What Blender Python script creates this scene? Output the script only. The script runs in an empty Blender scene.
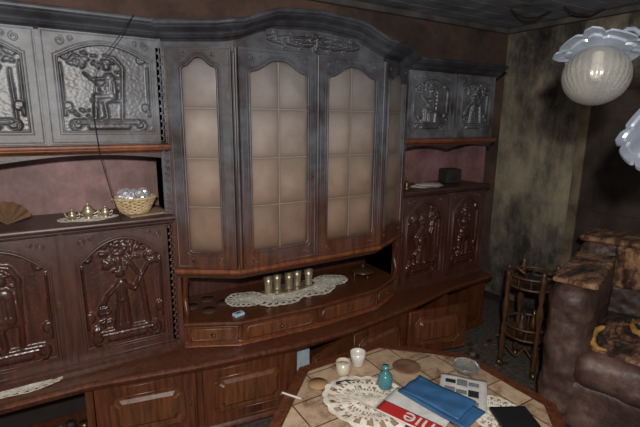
import bpy, bmesh, math, random
import numpy as np
from mathutils import Vector, Matrix
from mathutils.geometry import tessellate_polygon
random.seed(5)
S = bpy.context.scene
S.view_settings.view_transform = 'Standard'

# ---------------------------------------------------------------- materials
def srgb(r, g, b):
    def f(c):
        c /= 255.0
        return c/12.92 if c <= 0.04045 else ((c+0.055)/1.055)**2.4
    return (f(r), f(g), f(b), 1)

def newmat(name):
    m = bpy.data.materials.new(name); m.use_nodes = True
    nt = m.node_tree; b = nt.nodes['Principled BSDF']
    return m, nt, b

def N(nt, t, **kw):
    n = nt.nodes.new(t)
    for k, v in kw.items(): setattr(n, k, v)
    return n

def noise(nt, scale=(1,1,1), s=5.0, detail=6, rough=0.6):
    g = N(nt, 'ShaderNodeNewGeometry'); mp = N(nt, 'ShaderNodeMapping')
    mp.inputs['Scale'].default_value = scale
    nt.links.new(g.outputs['Position'], mp.inputs['Vector'])
    n = N(nt, 'ShaderNodeTexNoise'); n.inputs['Scale'].default_value = s
    n.inputs['Detail'].default_value = detail; n.inputs['Roughness'].default_value = rough
    nt.links.new(mp.outputs[0], n.inputs['Vector'])
    return n.outputs['Fac']

def ramp(nt, fac, stops):
    r = N(nt, 'ShaderNodeValToRGB'); e = r.color_ramp.elements
    while len(e) > 1: e.remove(e[-1])
    e[0].position = stops[0][0]; e[0].color = stops[0][1]
    for p, c in stops[1:]:
        x = e.new(p); x.color = c
    nt.links.new(fac, r.inputs[0]); return r.outputs[0]

def mixc(nt, fac, a, b, mode='MIX'):
    m = N(nt, 'ShaderNodeMix', data_type='RGBA', blend_type=mode)
    for i, v in ((0, fac), (6, a), (7, b)):
        if hasattr(v, 'is_linked') or hasattr(v, 'links'): nt.links.new(v, m.inputs[i])
        else: m.inputs[i].default_value = v
    return m.outputs[2]

def math_(nt, op, a, b=None, clamp=False):
    m = N(nt, 'ShaderNodeMath', operation=op, use_clamp=clamp)
    for i, v in enumerate((a, b)):
        if v is None: continue
        if hasattr(v, 'links'): nt.links.new(v, m.inputs[i])
        else: m.inputs[i].default_value = v
    return m.outputs[0]

def zmap(nt, z0, z1):
    g = N(nt, 'ShaderNodeNewGeometry'); s = N(nt, 'ShaderNodeSeparateXYZ')
    nt.links.new(g.outputs['Position'], s.inputs[0])
    m = N(nt, 'ShaderNodeMapRange'); m.inputs[1].default_value = z0; m.inputs[2].default_value = z1
    nt.links.new(s.outputs[2], m.inputs[0]); return m.outputs[0]

def bump(nt, b, fac, strength=0.3, dist=0.01):
    n = N(nt, 'ShaderNodeBump'); n.inputs['Strength'].default_value = strength
    n.inputs['Distance'].default_value = dist
    nt.links.new(fac, n.inputs['Height']); nt.links.new(n.outputs[0], b.inputs['Normal'])

def simple(name, col, rough=0.5, metal=0.0, var=0.15, vs=12, bmp=0.0):
    m, nt, b = newmat(name)
    n = noise(nt, s=vs)
    dark = tuple(c*(1-var*2) for c in col[:3])+(1,)
    lite = tuple(min(1, c*(1+var)) for c in col[:3])+(1,)
    nt.links.new(ramp(nt, n, [(0.3, dark), (0.7, lite)]), b.inputs['Base Color'])
    b.inputs['Roughness'].default_value = rough; b.inputs['Metallic'].default_value = metal
    if bmp: bump(nt, b, noise(nt, s=vs*4), bmp, 0.005)
    return m

def wood(name, low, lowdark, high, highdark, z0, z1, rough=0.36, grain=(22, 22, 2.0), spec=0.5, relief_shade=False):
    """varnished wood, clean below, soot-covered above (soot deposit grows with height)"""
    m, nt, b = newmat(name)
    gr = noise(nt, scale=grain, s=2.2, detail=8, rough=0.65)
    cl = ramp(nt, gr, [(0.3, lowdark), (0.7, low)])
    pat = noise(nt, s=3.5, detail=9, rough=0.74)
    ch = ramp(nt, pat, [(0.36, highdark), (0.62, high)])
    z = zmap(nt, z0, z1)
    k = math_(nt, 'ADD', z, math_(nt, 'MULTIPLY', math_(nt, 'SUBTRACT', pat, 0.5), 1.3), clamp=True)
    c = mixc(nt, k, cl, ch)
    if relief_shade:   # shading painted into the colour: carving crests lightened, hollows darkened
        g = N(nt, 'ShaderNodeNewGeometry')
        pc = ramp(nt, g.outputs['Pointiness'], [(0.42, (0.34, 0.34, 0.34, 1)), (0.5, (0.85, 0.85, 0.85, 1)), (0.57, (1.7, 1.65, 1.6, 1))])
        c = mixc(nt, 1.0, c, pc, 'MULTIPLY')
    nt.links.new(c, b.inputs['Base Color'])
    r = math_(nt, 'ADD', math_(nt, 'MULTIPLY', k, 0.12), rough)
    nt.links.new(r, b.inputs['Roughness'])
    b.inputs['Specular IOR Level'].default_value = spec
    bump(nt, b, noise(nt, s=60, detail=4), 0.12, 0.004)
    return m

SOOT = srgb(106, 108, 114); SOOTD = srgb(36, 35, 38)
upargs = (srgb(92, 54, 40), srgb(44, 28, 23), SOOT, SOOTD, 1.25, 1.75)
lowargs = (srgb(88, 50, 38), srgb(42, 25, 21), srgb(88, 68, 62), srgb(38, 30, 29), 0.8, 1.5)
M_up = wood('sooty_wood_upper', *upargs)
M_upr = wood('sooty_carving_upper', *upargs, rough=0.28, relief_shade=True)
M_dark = wood('sooty_wood_crown', srgb(66, 48, 42), srgb(36, 28, 26), srgb(68, 69, 76), srgb(24, 24, 27), 1.4, 1.9)
dargs = (srgb(104, 60, 40), srgb(46, 29, 24), srgb(86, 88, 94), srgb(34, 33, 37), 0.98, 1.55)
M_disp = wood('sooty_wood_display', *dargs)
M_dispr = wood('sooty_carving_display', *dargs, relief_shade=True)
M_low = wood('smoked_wood_doors', *lowargs)
M_lowr = wood('smoked_carving_doors', *lowargs, rough=0.26, relief_shade=True)
M_base = wood('walnut_varnish_base', srgb(106, 58, 35), srgb(48, 26, 17), srgb(84, 66, 60), srgb(50, 40, 38), 0.9, 2.0, rough=0.28)
M_baselight = wood('walnut_panel_base', srgb(118, 70, 42), srgb(62, 36, 22), srgb(84, 66, 60), srgb(50, 40, 38), 0.9, 2.0, rough=0.30)
M_heat = wood('heat_bleached_wood', srgb(130, 72, 44), srgb(64, 35, 23), srgb(150, 88, 58), srgb(50, 38, 34), 1.2, 2.0)
M_niche = wood('niche_lining_smoked', srgb(124, 84, 76), srgb(84, 58, 52), srgb(146, 110, 110), srgb(84, 62, 64), 0.9, 1.6, rough=0.5)
M_inside = simple('dark_cabinet_inside', srgb(34, 24, 20), 0.7)
M_brass = simple('tarnished_brass', srgb(120, 96, 66), 0.35, 0.8)
M_pewter = simple('pewter', srgb(176, 162, 138), 0.35, 0.7)
M_silver = simple('crumpled_silver_foil', srgb(225, 225, 230), 0.28, 0.6, bmp=0.5)
M_lace = simple('crochet_lace', srgb(214, 206, 192), 0.9, 0, 0.14, 30, 0.4)
M_wicker = simple('wicker_basket', srgb(195, 170, 130), 0.7, 0, 0.25, 50)
M_white = simple('white_ceramic', srgb(195, 190, 180), 0.25, 0, 0.08)
M_black = simple('black_plastic', srgb(28, 28, 30), 0.3)
M_blue = simple('blue_folder_cloth', srgb(44, 86, 126), 0.6, 0, 0.14, 15)
M_red = simple('red_print', srgb(168, 36, 32), 0.5, 0, 0.05)
M_paper = simple('newsprint', srgb(192, 189, 184), 0.7, 0, 0.10, 25)
M_ink = simple('black_ink', srgb(30, 30, 34), 0.7)
M_grey = simple('grey_print', srgb(110, 110, 112), 0.8)
M_char = simple('charred_remains', srgb(34, 28, 24), 0.9, 0, 0.4, 20, 0.7)
M_yellow = simple('scorched_yellow_foam', srgb(188, 140, 70), 0.75, 0, 0.35, 14, 0.5)

def mk_glass():
    m, nt, b = newmat('sooty_leaded_pane_glass')
    z = zmap(nt, 1.0, 1.95)
    pat = noise(nt, s=5, detail=7)
    c1 = ramp(nt, z, [(0.0, srgb(122, 96, 78)), (0.35, srgb(150, 126, 110)), (0.7, srgb(154, 142, 134)), (1.0, srgb(128, 122, 120))])
    c2 = ramp(nt, pat, [(0.3, (0.66, 0.64, 0.63, 1)), (0.65, (1.08, 1.08, 1.08, 1))])
    c = mixc(nt, 1.0, c1, c2, 'MULTIPLY')
    at = N(nt, 'ShaderNodeAttribute'); at.attribute_name = 'dark_rim'  # glass colour darkens towards the margins of each pane
    k = math_(nt, 'MULTIPLY', at.outputs['Fac'], math_(nt, 'ADD', pat, 0.25), clamp=True)
    nt.links.new(mixc(nt, k, c, srgb(62, 50, 44)), b.inputs['Base Color'])
    b.inputs['Roughness'].default_value = 0.25
    b.inputs['Coat Weight'].default_value = 0.6
    b.inputs['Coat Roughness'].default_value = 0.1
    return m
M_glass = mk_glass()
M_lead = simple('leaded_came', srgb(140, 126, 114), 0.6, 0, 0.1)

def mk_wall(name):
    m, nt, b = newmat(name)
    n1 = noise(nt, scale=(1, 1, 0.7), s=1.9, detail=11, rough=0.76)
    n2 = noise(nt, scale=(6, 6, 0.5), s=2.0, detail=7, rough=0.7)
    f = math_(nt, 'ADD', math_(nt, 'MULTIPLY', n1, 0.82), math_(nt, 'MULTIPLY', n2, 0.18))
    z = zmap(nt, 0.2, 2.6)
    f = math_(nt, 'SUBTRACT', f, math_(nt, 'MULTIPLY', math_(nt, 'ABSOLUTE', math_(nt, 'SUBTRACT', z, 0.45)), 0.22))
    c = ramp(nt, f, [(0.30, srgb(26, 24, 22)), (0.38, srgb(66, 61, 55)), (0.46, srgb(108, 100, 87)), (0.55, srgb(146, 134, 113)), (0.68, srgb(170, 158, 136))])
    nt.links.new(c, b.inputs['Base Color']); b.inputs['Roughness'].default_value = 0.95
    bump(nt, b, noise(nt, s=40, detail=8), 0.6, 0.012)
    return m
M_wall = mk_wall('soot_stained_plaster')

def mk_wallback():
    m, nt, b = newmat('smoke_blackened_plaster')
    n1 = noise(nt, s=2.5, detail=8, rough=0.7)
    nt.links.new(ramp(nt, n1, [(0.3, srgb(34, 28, 26)), (0.7, srgb(98, 74, 62))]), b.inputs['Base Color'])
    b.inputs['Roughness'].default_value = 0.95
    return m
M_wallb = mk_wallback()
M_ceil = simple('sooted_ceiling_boards', srgb(134, 138, 148), 0.5, 0, 0.32, 4)
M_carpet = simple('dirty_grey_brown_carpet', srgb(84, 76, 70), 1.0, 0, 0.4, 35, 1.0)

def mk_velvet():
    m, nt, b = newmat('sooty_brown_velvet')
    n1 = noise(nt, s=3.5, detail=10, rough=0.78)
    nt.links.new(ramp(nt, n1, [(0.34, srgb(38, 26, 23)), (0.5, srgb(74, 53, 46)), (0.68, srgb(112, 88, 78))]), b.inputs['Base Color'])
    b.inputs['Roughness'].default_value = 0.5
    bump(nt, b, noise(nt, s=35, detail=9), 0.5, 0.01)
    return m
M_velvet = mk_velvet()
def mk_burn():
    m, nt, b = newmat('burnt_foam_and_lining')
    n1 = noise(nt, scale=(1, 2.2, 1), s=5, detail=10, rough=0.75)
    nt.links.new(ramp(nt, n1, [(0.40, srgb(26, 18, 15)), (0.47, srgb(80, 50, 34)), (0.54, srgb(128, 92, 66)), (0.66, srgb(166, 134, 102))]), b.inputs['Base Color'])
    b.inputs['Roughness'].default_value = 0.95
    bump(nt, b, noise(nt, s=30, detail=9), 0.9, 0.02)
    return m
M_burn = mk_burn()

def mk_tiles():
    m, nt, b = newmat('beige_table_tiles')
    g = N(nt, 'ShaderNodeNewGeometry'); mp = N(nt, 'ShaderNodeMapping')
    mp.inputs['Location'].default_value = (0.055, 0.02, 0)
    nt.links.new(g.outputs['Position'], mp.inputs['Vector'])
    br = N(nt, 'ShaderNodeTexBrick'); br.offset = 0.0; br.squash = 1.0
    br.inputs['Scale'].default_value = 1.0
    br.inputs['Brick Width'].default_value = 0.163; br.inputs['Row Height'].default_value = 0.163
    br.inputs['Mortar Size'].default_value = 0.0034; br.inputs['Mortar Smooth'].default_value = 0.2
    br.inputs['Color1'].default_value = srgb(184, 158, 132); br.inputs['Color2'].default_value = srgb(164, 138, 112)
    br.inputs['Mortar'].default_value = srgb(76, 58, 46)
    nt.links.new(mp.outputs[0], br.inputs['Vector'])
    dirt = ramp(nt, noise(nt, s=10, detail=10, rough=0.78), [(0.38, (0.36, 0.31, 0.28, 1)), (0.5, (0.85, 0.83, 0.81, 1)), (0.6, (1, 1, 1, 1))])
    nt.links.new(mixc(nt, 1.0, br.outputs['Color'], dirt, 'MULTIPLY'), b.inputs['Base Color'])
    b.inputs['Roughness'].default_value = 0.3
    return m
M_tiles = mk_tiles()
def glassmat(name, col, tr=0.85, rough=0.12, alpha=1.0):
    m, nt, b = newmat(name)
    nt.links.new(ramp(nt, noise(nt, s=14), [(0.3, tuple(c*0.75 for c in col[:3])+(1,)), (0.7, col)]), b.inputs['Base Color'])
    b.inputs['Transmission Weight'].default_value = tr; b.inputs['Roughness'].default_value = rough
    b.inputs['Alpha'].default_value = alpha
    return m
M_clear = glassmat('clear_pressed_glass', srgb(225, 225, 220), 0.85, 0.08)
M_globe = glassmat('dusty_ribbed_lamp_glass', srgb(150, 148, 142), 0.2, 0.2, 0.55)
M_bottle = glassmat('teal_bottle_glass', srgb(80, 140, 146), 0.3, 0.15)
M_plate = simple('white_enamel_lamp_plate', srgb(142, 150, 164), 0.3, 0.2, 0.2, 10)

# ---------------------------------------------------------------- mesh helpers
def link(o, parent=None):
    S.collection.objects.link(o)
    if parent: o.parent = parent
    return o

def empty(name):
    e = bpy.data.objects.new(name, None); e.empty_display_size = 0.1
    return link(e)

def mesh(name, vs, fs, mat, parent=None, smooth=False, bevel=0, seg=2, subd=0):
    me = bpy.data.meshes.new(name); me.from_pydata([tuple(v) for v in vs], [], fs)
    me.validate(); me.materials.append(mat)
    bm = bmesh.new(); bm.from_mesh(me)
    bmesh.ops.recalc_face_normals(bm, faces=bm.faces); bm.to_mesh(me); bm.free()
    o = bpy.data.objects.new(name, me)
    if smooth:
        for p in me.polygons: p.use_smooth = True
    if bevel:
        b = o.modifiers.new('b', 'BEVEL'); b.width = bevel; b.segments = seg; b.limit_method = 'ANGLE'
    if subd:
        s = o.modifiers.new('s', 'SUBSURF'); s.levels = subd; s.render_levels = subd
    return link(o, parent)

BOXF = [(0,1,2,3),(4,7,6,5),(0,4,5,1),(1,5,6,2),(2,6,7,3),(3,7,4,0)]
def box(name, x0, x1, y0, y1, z0, z1, mat, parent=None, bevel=0.003, rot=None):
    vs = [(x0,y0,z0),(x1,y0,z0),(x1,y1,z0),(x0,y1,z0),(x0,y0,z1),(x1,y0,z1),(x1,y1,z1),(x0,y1,z1)]
    if rot:
        c = Vector(((x0+x1)/2, (y0+y1)/2, 0)); a = rot
        vs = [((v[0]-c.x)*math.cos(a)-(v[1]-c.y)*math.sin(a)+c.x, (v[0]-c.x)*math.sin(a)+(v[1]-c.y)*math.cos(a)+c.y, v[2]) for v in vs]
    return mesh(name, vs, BOXF, mat, parent, bevel=bevel)

def prism(name, poly, z0, z1, mat, parent=None, bevel=0.003):
    n = len(poly); vs = [(p[0], p[1], z0) for p in poly]+[(p[0], p[1], z1) for p in poly]
    fs = [tuple(range(n)), tuple(range(n, 2*n))]+[(i, (i+1) % n, n+(i+1) % n, n+i) for i in range(n)]
    return mesh(name, vs, fs, mat, parent, bevel=bevel)

def lathe(name, prof, loc, mat, parent=None, seg=28, tilt=None, scal=(1,1,1)):
    vs = []; fs = []; k = len(prof)
    for i in range(seg):
        a = 2*math.pi*i/seg
        for r, z in prof: vs.append((r*math.cos(a)*scal[0], r*math.sin(a)*scal[1], z*scal[2]))
    for i in range(seg):
        j = (i+1) % seg
        for q in range(k-1): fs.append((i*k+q, j*k+q, j*k+q+1, i*k+q+1))
    M = Matrix.Translation(loc)
    if tilt: M = M @ tilt
    vs = [M @ Vector(v) for v in vs]
    o = mesh(name, vs, fs, mat, parent, smooth=True)
    bm = bmesh.new(); bm.from_mesh(o.data); bmesh.ops.remove_doubles(bm, verts=bm.verts, dist=1e-5)
    bmesh.ops.recalc_face_normals(bm, faces=bm.faces); bm.to_mesh(o.data); bm.free()
    return o

def tube(name, pts, r, mat, parent=None, cyclic=False, res=3, smooth=False, radii=None):
    c = bpy.data.curves.new(name, 'CURVE'); c.dimensions = '3D'; c.bevel_depth = r; c.bevel_resolution = res
    c.use_fill_caps = True
    if smooth:
        s = c.splines.new('NURBS'); s.order_u = 4; s.use_endpoint_u = not cyclic; c.resolution_u = 6
    else: s = c.splines.new('POLY')
    s.points.add(len(pts)-1)
    for i, p in enumerate(pts):
        s.points[i].co = (p[0], p[1], p[2], 1)
        if radii: s.points[i].radius = radii[i]
    s.use_cyclic_u = cyclic
    c.materials.append(mat)
    return link(bpy.data.objects.new(name, c), parent)

class Fr:
    """frame on a vertical face: u along plan line, v up, n outward (to the room)"""
    def __init__(s, p0, p1, z0):
        s.o = Vector((p0[0], p0[1], z0)); d = Vector((p1[0]-p0[0], p1[1]-p0[1], 0)); s.w = d.length
        s.u = d.normalized(); s.n = Vector((s.u.y, -s.u.x, 0))
    def __call__(s, u, v, n=0): return s.o+s.u*u+Vector((0, 0, v))+s.n*n

def fbox(name, F, u0, u1, v0, v1, n0, n1, mat, parent, bevel=0.003):
    vs = [F(u0,v0,n0),F(u1,v0,n0),F(u1,v0,n1),F(u0,v0,n1),F(u0,v1,n0),F(u1,v1,n0),F(u1,v1,n1),F(u0,v1,n1)]
    return mesh(name, vs, BOXF, mat, parent, bevel=bevel)

def fhole(name, F, outer, inner, n0, n1, mat, parent, chamfer=0.0):
    a = [Vector((p[0], p[1], 0)) for p in outer]; b = [Vector((p[0], p[1], 0)) for p in inner]
    tris = tessellate_polygon([a, b]); al = outer+inner; k = len(al)
    vs = [F(p[0], p[1], n1) for p in al]+[F(p[0], p[1], n0) for p in al]
    fs = [tuple(t) for t in tris]
    no = len(outer); ni = len(inner)
    for i in range(no): j = (i+1) % no; fs.append((i, j, k+j, k+i))
    for i in range(ni): j = (i+1) % ni; fs.append((no+i, no+j, k+no+j, k+no+i))
    return mesh(name, vs, fs, mat, parent)

def fpoly(name, F, poly, n0, n1, mat, parent, inset=0.0):
    k = len(poly); cx = sum(p[0] for p in poly)/k; cy = sum(p[1] for p in poly)/k
    hw = max(p[0] for p in poly)-cx; hh = max(p[1] for p in poly)-cy
    top = [(cx+(p[0]-cx)*(1-inset/hw), cy+(p[1]-cy)*(1-inset/hh)) for p in poly]
    vs = [F(p[0], p[1], n0) for p in poly]+[F(p[0], p[1], n1) for p in top]
    fs = [tuple(range(k)), tuple(range(k, 2*k))]+[(i, (i+1) % k, k+(i+1) % k, k+i) for i in range(k)]
    return mesh(name, vs, fs, mat, parent)

def arch(u0, u1, v0, v1, rise, n=14):
    w = (u1-u0)/2; c = (u0+u1)/2; pts = [(u0, v0), (u1, v0), (u1, v1-rise)]
    R = []
    for i in range(n+1):
        t = i/n; g = math.sin(math.pi/2*max(0, (t-0.12)/0.88))**0.85 if t > 0.12 else 0
        R.append((c+w*(1-t), v1-rise*0.86+rise*0.86*g))
    R[0] = (c+w*0.93, v1-rise*0.93)
    pts += R
    pts += [(2*c-p[0], p[1]) for p in reversed(R[:-1])]
    pts.append((u0, v1-rise))
    return pts

def arch2(u0, u1, v0, v1, rise, n=16):
    """baroque door light: shouldered flat arch above, small notched corners below"""
    w = (u1-u0)/2; c = (u0+u1)/2; s = .018
    R = [(u1-s, v0), (u1-s*.5, v0+s*.35), (u1, v0+s), (u1, v1-rise-s), (u1-s*.35, v1-rise-s*.4), (u1-s*1.1, v1-rise)]
    for i in range(1, n+1):
        t = i/n; x = (w-s*1.1)*(1-t); g = .5-.5*math.cos(math.pi*min(1, t*1.15))
        R.append((c+x, v1-rise+rise*g))
    L = [(2*c-p[0], p[1]) for p in reversed(R[:-1])]
    return R+L

def notched(u0, u1, v0, v1, s):
    pts = []
    for cx, cy, a0 in ((u0, v0, 90), (u1, v0, 180), (u1, v1, 270), (u0, v1, 0)):
        for i in range(6):
            a = math.radians(a0-90*i/5.0); pts.append((cx+s*math.cos(a), cy+s*math.sin(a)))
    return pts

def bead(name, F, cont, r, n, mat, parent):
    return tube(name, [F(p[0], p[1], n) for p in cont], r, mat, parent, cyclic=True, res=2)

def scroll(name, F, u, v, r, sx, sy, n, mat, parent, turns=1.3, th=0.005):
    pts = []; rad = []
    for i in range(26):
        t = i/25; a = math.radians(-90)+turns*2*math.pi*t; q = r*(1-0.82*t)
        pts.append(F(u+sx*q*math.cos(a), v+sy*q*math.sin(a), n)); rad.append(0.5+0.9*t)
    return tube(name, pts, th, mat, parent, res=2, radii=rad)

def spiral_caps(cx, cy, r, sx, sy, turns=1.25, th=0.018, h=0.55):
    out = []; pr = None
    for i in range(15):
        t = i/14; a = -math.pi/2+turns*2*math.pi*t; q = r*(1-0.8*t)
        p = (cx+sx*q*math.cos(a), cy+sy*q*math.sin(a))
        if pr: out.append((pr[0], pr[1], p[0], p[1], th*(0.6+0.7*t), h))
        pr = p
    return out

def relief(name, F, u0, u1, v0, v1, n, amp, caps, mat, parent, nx=100, ny=130, seed=0, rough=0.05):
    w = u1-u0; h = v1-v0
    X, Y = np.meshgrid(np.linspace(0, 1, nx), np.linspace(0, 1, ny)); asp = w/h
    H = np.zeros_like(X); G = np.zeros_like(X); Xa = X*asp
    for x0, y0, x1, y1, r, hh in caps:
        ax, ay, bx, by = x0*asp, y0, x1*asp, y1; dx, dy = bx-ax, by-ay; L = dx*dx+dy*dy+1e-9
        t = np.clip(((Xa-ax)*dx+(Y-ay)*dy)/L, 0, 1)
        d2 = (Xa-ax-t*dx)**2+(Y-ay-t*dy)**2
        q = np.sqrt(np.clip(1-d2/(r*r), 0, 1))
        if hh >= 0: H = np.maximum(H, hh*(0.35*(q > 0)+0.65*q))
        else: G = np.maximum(G, -hh*q)
    H = H-np.minimum(G, np.maximum(H, 0.0))
    rs = np.random.RandomState(seed)
    g = rs.rand(ny, nx)
    g = (g+np.roll(g, 1, 0)+np.roll(g, 1, 1)+np.roll(np.roll(g, 1, 0), 1, 1))/4-.5
    H = H+rough*2.2*g
    H = (H*4+np.roll(H, 1, 0)+np.roll(H, -1, 0)+np.roll(H, 1, 1)+np.roll(H, -1, 1))/8
    vs = [F(u0+w*X[j, i], v0+h*Y[j, i], n+amp*H[j, i]) for j in range(ny) for i in range(nx)]
    fs = [(j*nx+i, j*nx+i+1, (j+1)*nx+i+1, (j+1)*nx+i) for j in range(ny-1) for i in range(nx-1)]
    return mesh(name, vs, fs, mat, parent, smooth=True)

def foliage(x0, x1, y0, y1, n, seed):
    rs = random.Random(seed); c = []
    for _ in range(n):
        x = rs.uniform(x0, x1); y = rs.uniform(y0, y1); a = rs.uniform(0, 6.28)
        c.append((x, y, x+.035*math.cos(a), y+.025*math.sin(a), rs.uniform(0.012, 0.022), rs.uniform(.35, .75)))
    return c

def scene_caps(kind):
    c = []
    c += [(0.18, 0.13, 0.82, 0.13, 0.035, 0.7), (0.3, 0.075, 0.7, 0.075, 0.03, 0.6), (0.2, 0.13, 0.8, 0.13, .008, -.4)]
    c += spiral_caps(0.16, 0.10, 0.07, -1, 1)+spiral_caps(0.84, 0.10, 0.07, 1, 1)
    c += spiral_caps(0.12, 0.84, 0.055, -1, -1)+spiral_caps(0.88, 0.84, 0.055, 1, -1)
    c += spiral_caps(0.09, 0.30, 0.045, 1, 1)+spiral_caps(0.91, 0.30, 0.045, -1, 1)
    c += [(0.06, 0.2, 0.05, 0.75, .012, .45), (0.94, 0.2, 0.95, 0.75, .012, .45)]
    if kind == 0:   # seated musician in a high chair
        c += [(0.64, 0.15, 0.68, 0.74, 0.022, .55), (0.34, 0.15, 0.36, 0.36, 0.02, .5), (0.34, 0.37, 0.66, 0.37, 0.025, .55), (0.68, .74, .60, .84, .022, .55), (.6, .84, .5, .86, .018, .5)]
        for k in range(4): c.append((.60, .48+.07*k, .68, .48+.07*k, .010, .35))
        c += [(0.55, 0.42, 0.53, 0.62, 0.062, 1), (0.51, 0.735, 0.51, 0.75, 0.042, 1), (0.43, 0.775, 0.59, 0.785, 0.014, .95), (.48, .80, .54, .80, .026, .9)]
        c += [(0.54, 0.42, 0.38, 0.41, 0.04, .95), (0.38, 0.40, 0.36, 0.19, 0.027, .9), (0.56, 0.40, 0.46, 0.35, .035, .8), (.46, .35, .48, .19, .026, .8), (.31, .165, .37, .17, .02, .85), (.43, .165, .48, .17, .02, .8)]
        c += [(0.57, 0.61, 0.47, 0.53, 0.024, 1), (0.50, 0.61, 0.38, 0.60, 0.022, 1), (0.48, 0.47, 0.46, 0.49, 0.05, .9), (0.44, 0.51, 0.28, 0.66, 0.011, 1)]
        c += [(.53, .45, .52, .60, .006, -.3), (.57, .45, .56, .58, .006, -.3), (.38, .26, .37, .34, .005, -.3)]
        c += foliage(.15, .42, .74, .90, 26, 7)+foliage(.14, .28, .15, .26, 8, 3)
    elif kind == 1:  # woman beneath a tree
        c += [(0.76, 0.15, 0.70, 0.6, 0.024, .6), (0.70, 0.6, 0.55, 0.80, 0.018, .55), (0.70, 0.6, 0.84, 0.76, 0.016, .5)]
        c += foliage(.28, .90, .72, .94, 70, 4)+foliage(.12, .3, .14, .24, 10, 9)
        for k in range(5): c.append((.38+.035*k, .17, .43+.018*k, .42, .028, .75+.04*(k % 2)))
        c += [(0.46, 0.42, 0.47, 0.57, 0.046, 1), (0.46, 0.655, 0.46, 0.67, 0.036, 1), (.39, .685, .53, .70, .013, .95), (.46, .71, .47, .71, .022, .9)]
        c += [(0.50, 0.56, 0.62, 0.50, 0.020, 1), (0.62, 0.50, 0.68, 0.58, 0.018, .95), (0.43, 0.56, 0.31, 0.48, 0.020, 1), (.31, .48, .25, .41, .018, .9)]
        c += [(.20, .37, .29, .37, .012, .8), (.21, .33, .28, .33, .035, .75), (.245, .30, .245, .34, .006, -.3), (.2, .33, .29, .33, .006, -.3), (.20, .38, .25, .43, .008, .7), (.29, .38, .25, .43, .008, .7)]
        c += [(.46, .43, .46, .56, .005, -.3), (.41, .2, .45, .4, .005, -.35), (.50, .2, .48, .4, .005, -.35)]
    elif kind == 2:  # man with dog and jug
        c += [(0.49, 0.44, 0.52, 0.60, 0.060, 1), (0.51, 0.70, 0.51, 0.715, 0.040, 1), (0.42, 0.745, 0.60, 0.745, 0.014, .95), (.47, .775, .55, .775, .026, .9)]
        c += [(0.47, 0.42, 0.42, 0.19, 0.032, .9), (0.55, 0.42, 0.61, 0.19, 0.032, .9), (.37, .165, .43, .165, .02, .85), (.6, .165, .67, .165, .02, .85)]
        c += [(0.56, 0.60, 0.70, 0.52, 0.024, 1), (0.70, 0.52, 0.74, 0.63, 0.020, 1), (0.45, 0.60, 0.34, 0.52, 0.024, 1), (.34, .52, .38, .43, .020, .95)]
        c += [(0.18, 0.26, 0.31, 0.27, 0.030, .8), (0.18, 0.25, 0.16, 0.16, 0.012, .7), (.21, .25, .21, .16, .012, .7), (0.30, 0.27, 0.30, 0.16, 0.012, .7), (.33, .26, .33, .16, .012, .7), (.33, .30, .37, .33, .022, .85), (.37, .33, .40, .32, .012, .8), (.16, .28, .12, .34, .010, .7)]
        c += [(.74, .655, .76, .68, .030, .85), (.76, .70, .76, .73, .016, .8), (.46, .52, .57, .52, .007, -.35), (.51, .53, .52, .62, .005, -.3)]
        c += [(0.87, 0.15, 0.86, 0.66, 0.016, .45)]+foliage(.68, .92, .74, .90, 30, 5)+foliage(.14, .36, .70, .86, 22, 6)
    return c

def keyplate(F, u, v, n, parent):
    fpoly('key_plate', F, [(u+0.008*math.cos(a), v+0.022*math.sin(a)) for a in [k*math.pi/6 for k in range(12)]], n, n+0.003, M_brass, parent)
    tube('key', [F(u, v, n), F(u, v, n+0.02)], 0.003, M_brass, parent)

def empty_part(name, parent):
    e = bpy.data.objects.new(name, None); e.empty_display_size = 0.05
    return link(e, parent)

def carved_door(nm, p0, p1, z0, z1, mat, matr, parent, kind, seed, rise=0.10, key=None):
    F = Fr(p0, p1, z0); W = F.w; H = z1-z0; g = 0.004
    outer = [(g, g), (W-g, g), (W-g, H-g), (g, H-g)]
    mx = 0.058 if W > 0.4 else 0.05
    inner = arch(mx, W-mx, 0.060, H-0.048, rise)
    e = empty_part(nm, parent)
    fhole('frame', F, outer, inner, 0, 0.022, mat, e)
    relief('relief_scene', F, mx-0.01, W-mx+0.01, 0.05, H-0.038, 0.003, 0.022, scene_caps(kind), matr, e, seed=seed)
    bead('frame_bead', F, inner, 0.0065, 0.022, mat, e)
    sh = 0.013; inner2 = arch(mx-sh, W-mx+sh, 0.060-sh, H-0.048+sh, rise+0.002)
    bead('outer_bead', F, inner2, 0.0035, 0.022, mat, e)
    bead('edge_bead', F, [(0.012, 0.012), (W-0.012, 0.012), (W-0.012, H-0.012), (0.012, H-0.012)], 0.004, 0.021, mat, e)
    for s in (0, 1):
        u = mx-0.005 if s == 0 else W-mx+0.005; q = 1 if s == 0 else -1
        scroll('spandrel_scroll', F, u+0.022*q, H-0.046, 0.021, q, -1, 0.022, mat, e)
        scroll('leaf_scroll', F, u+0.065*q, H-0.034, 0.014, -q, 1, 0.022, mat, e, th=0.004)
    if key is not None: keyplate(F, key*W, H*0.5, 0.022, e)
    return e

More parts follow.
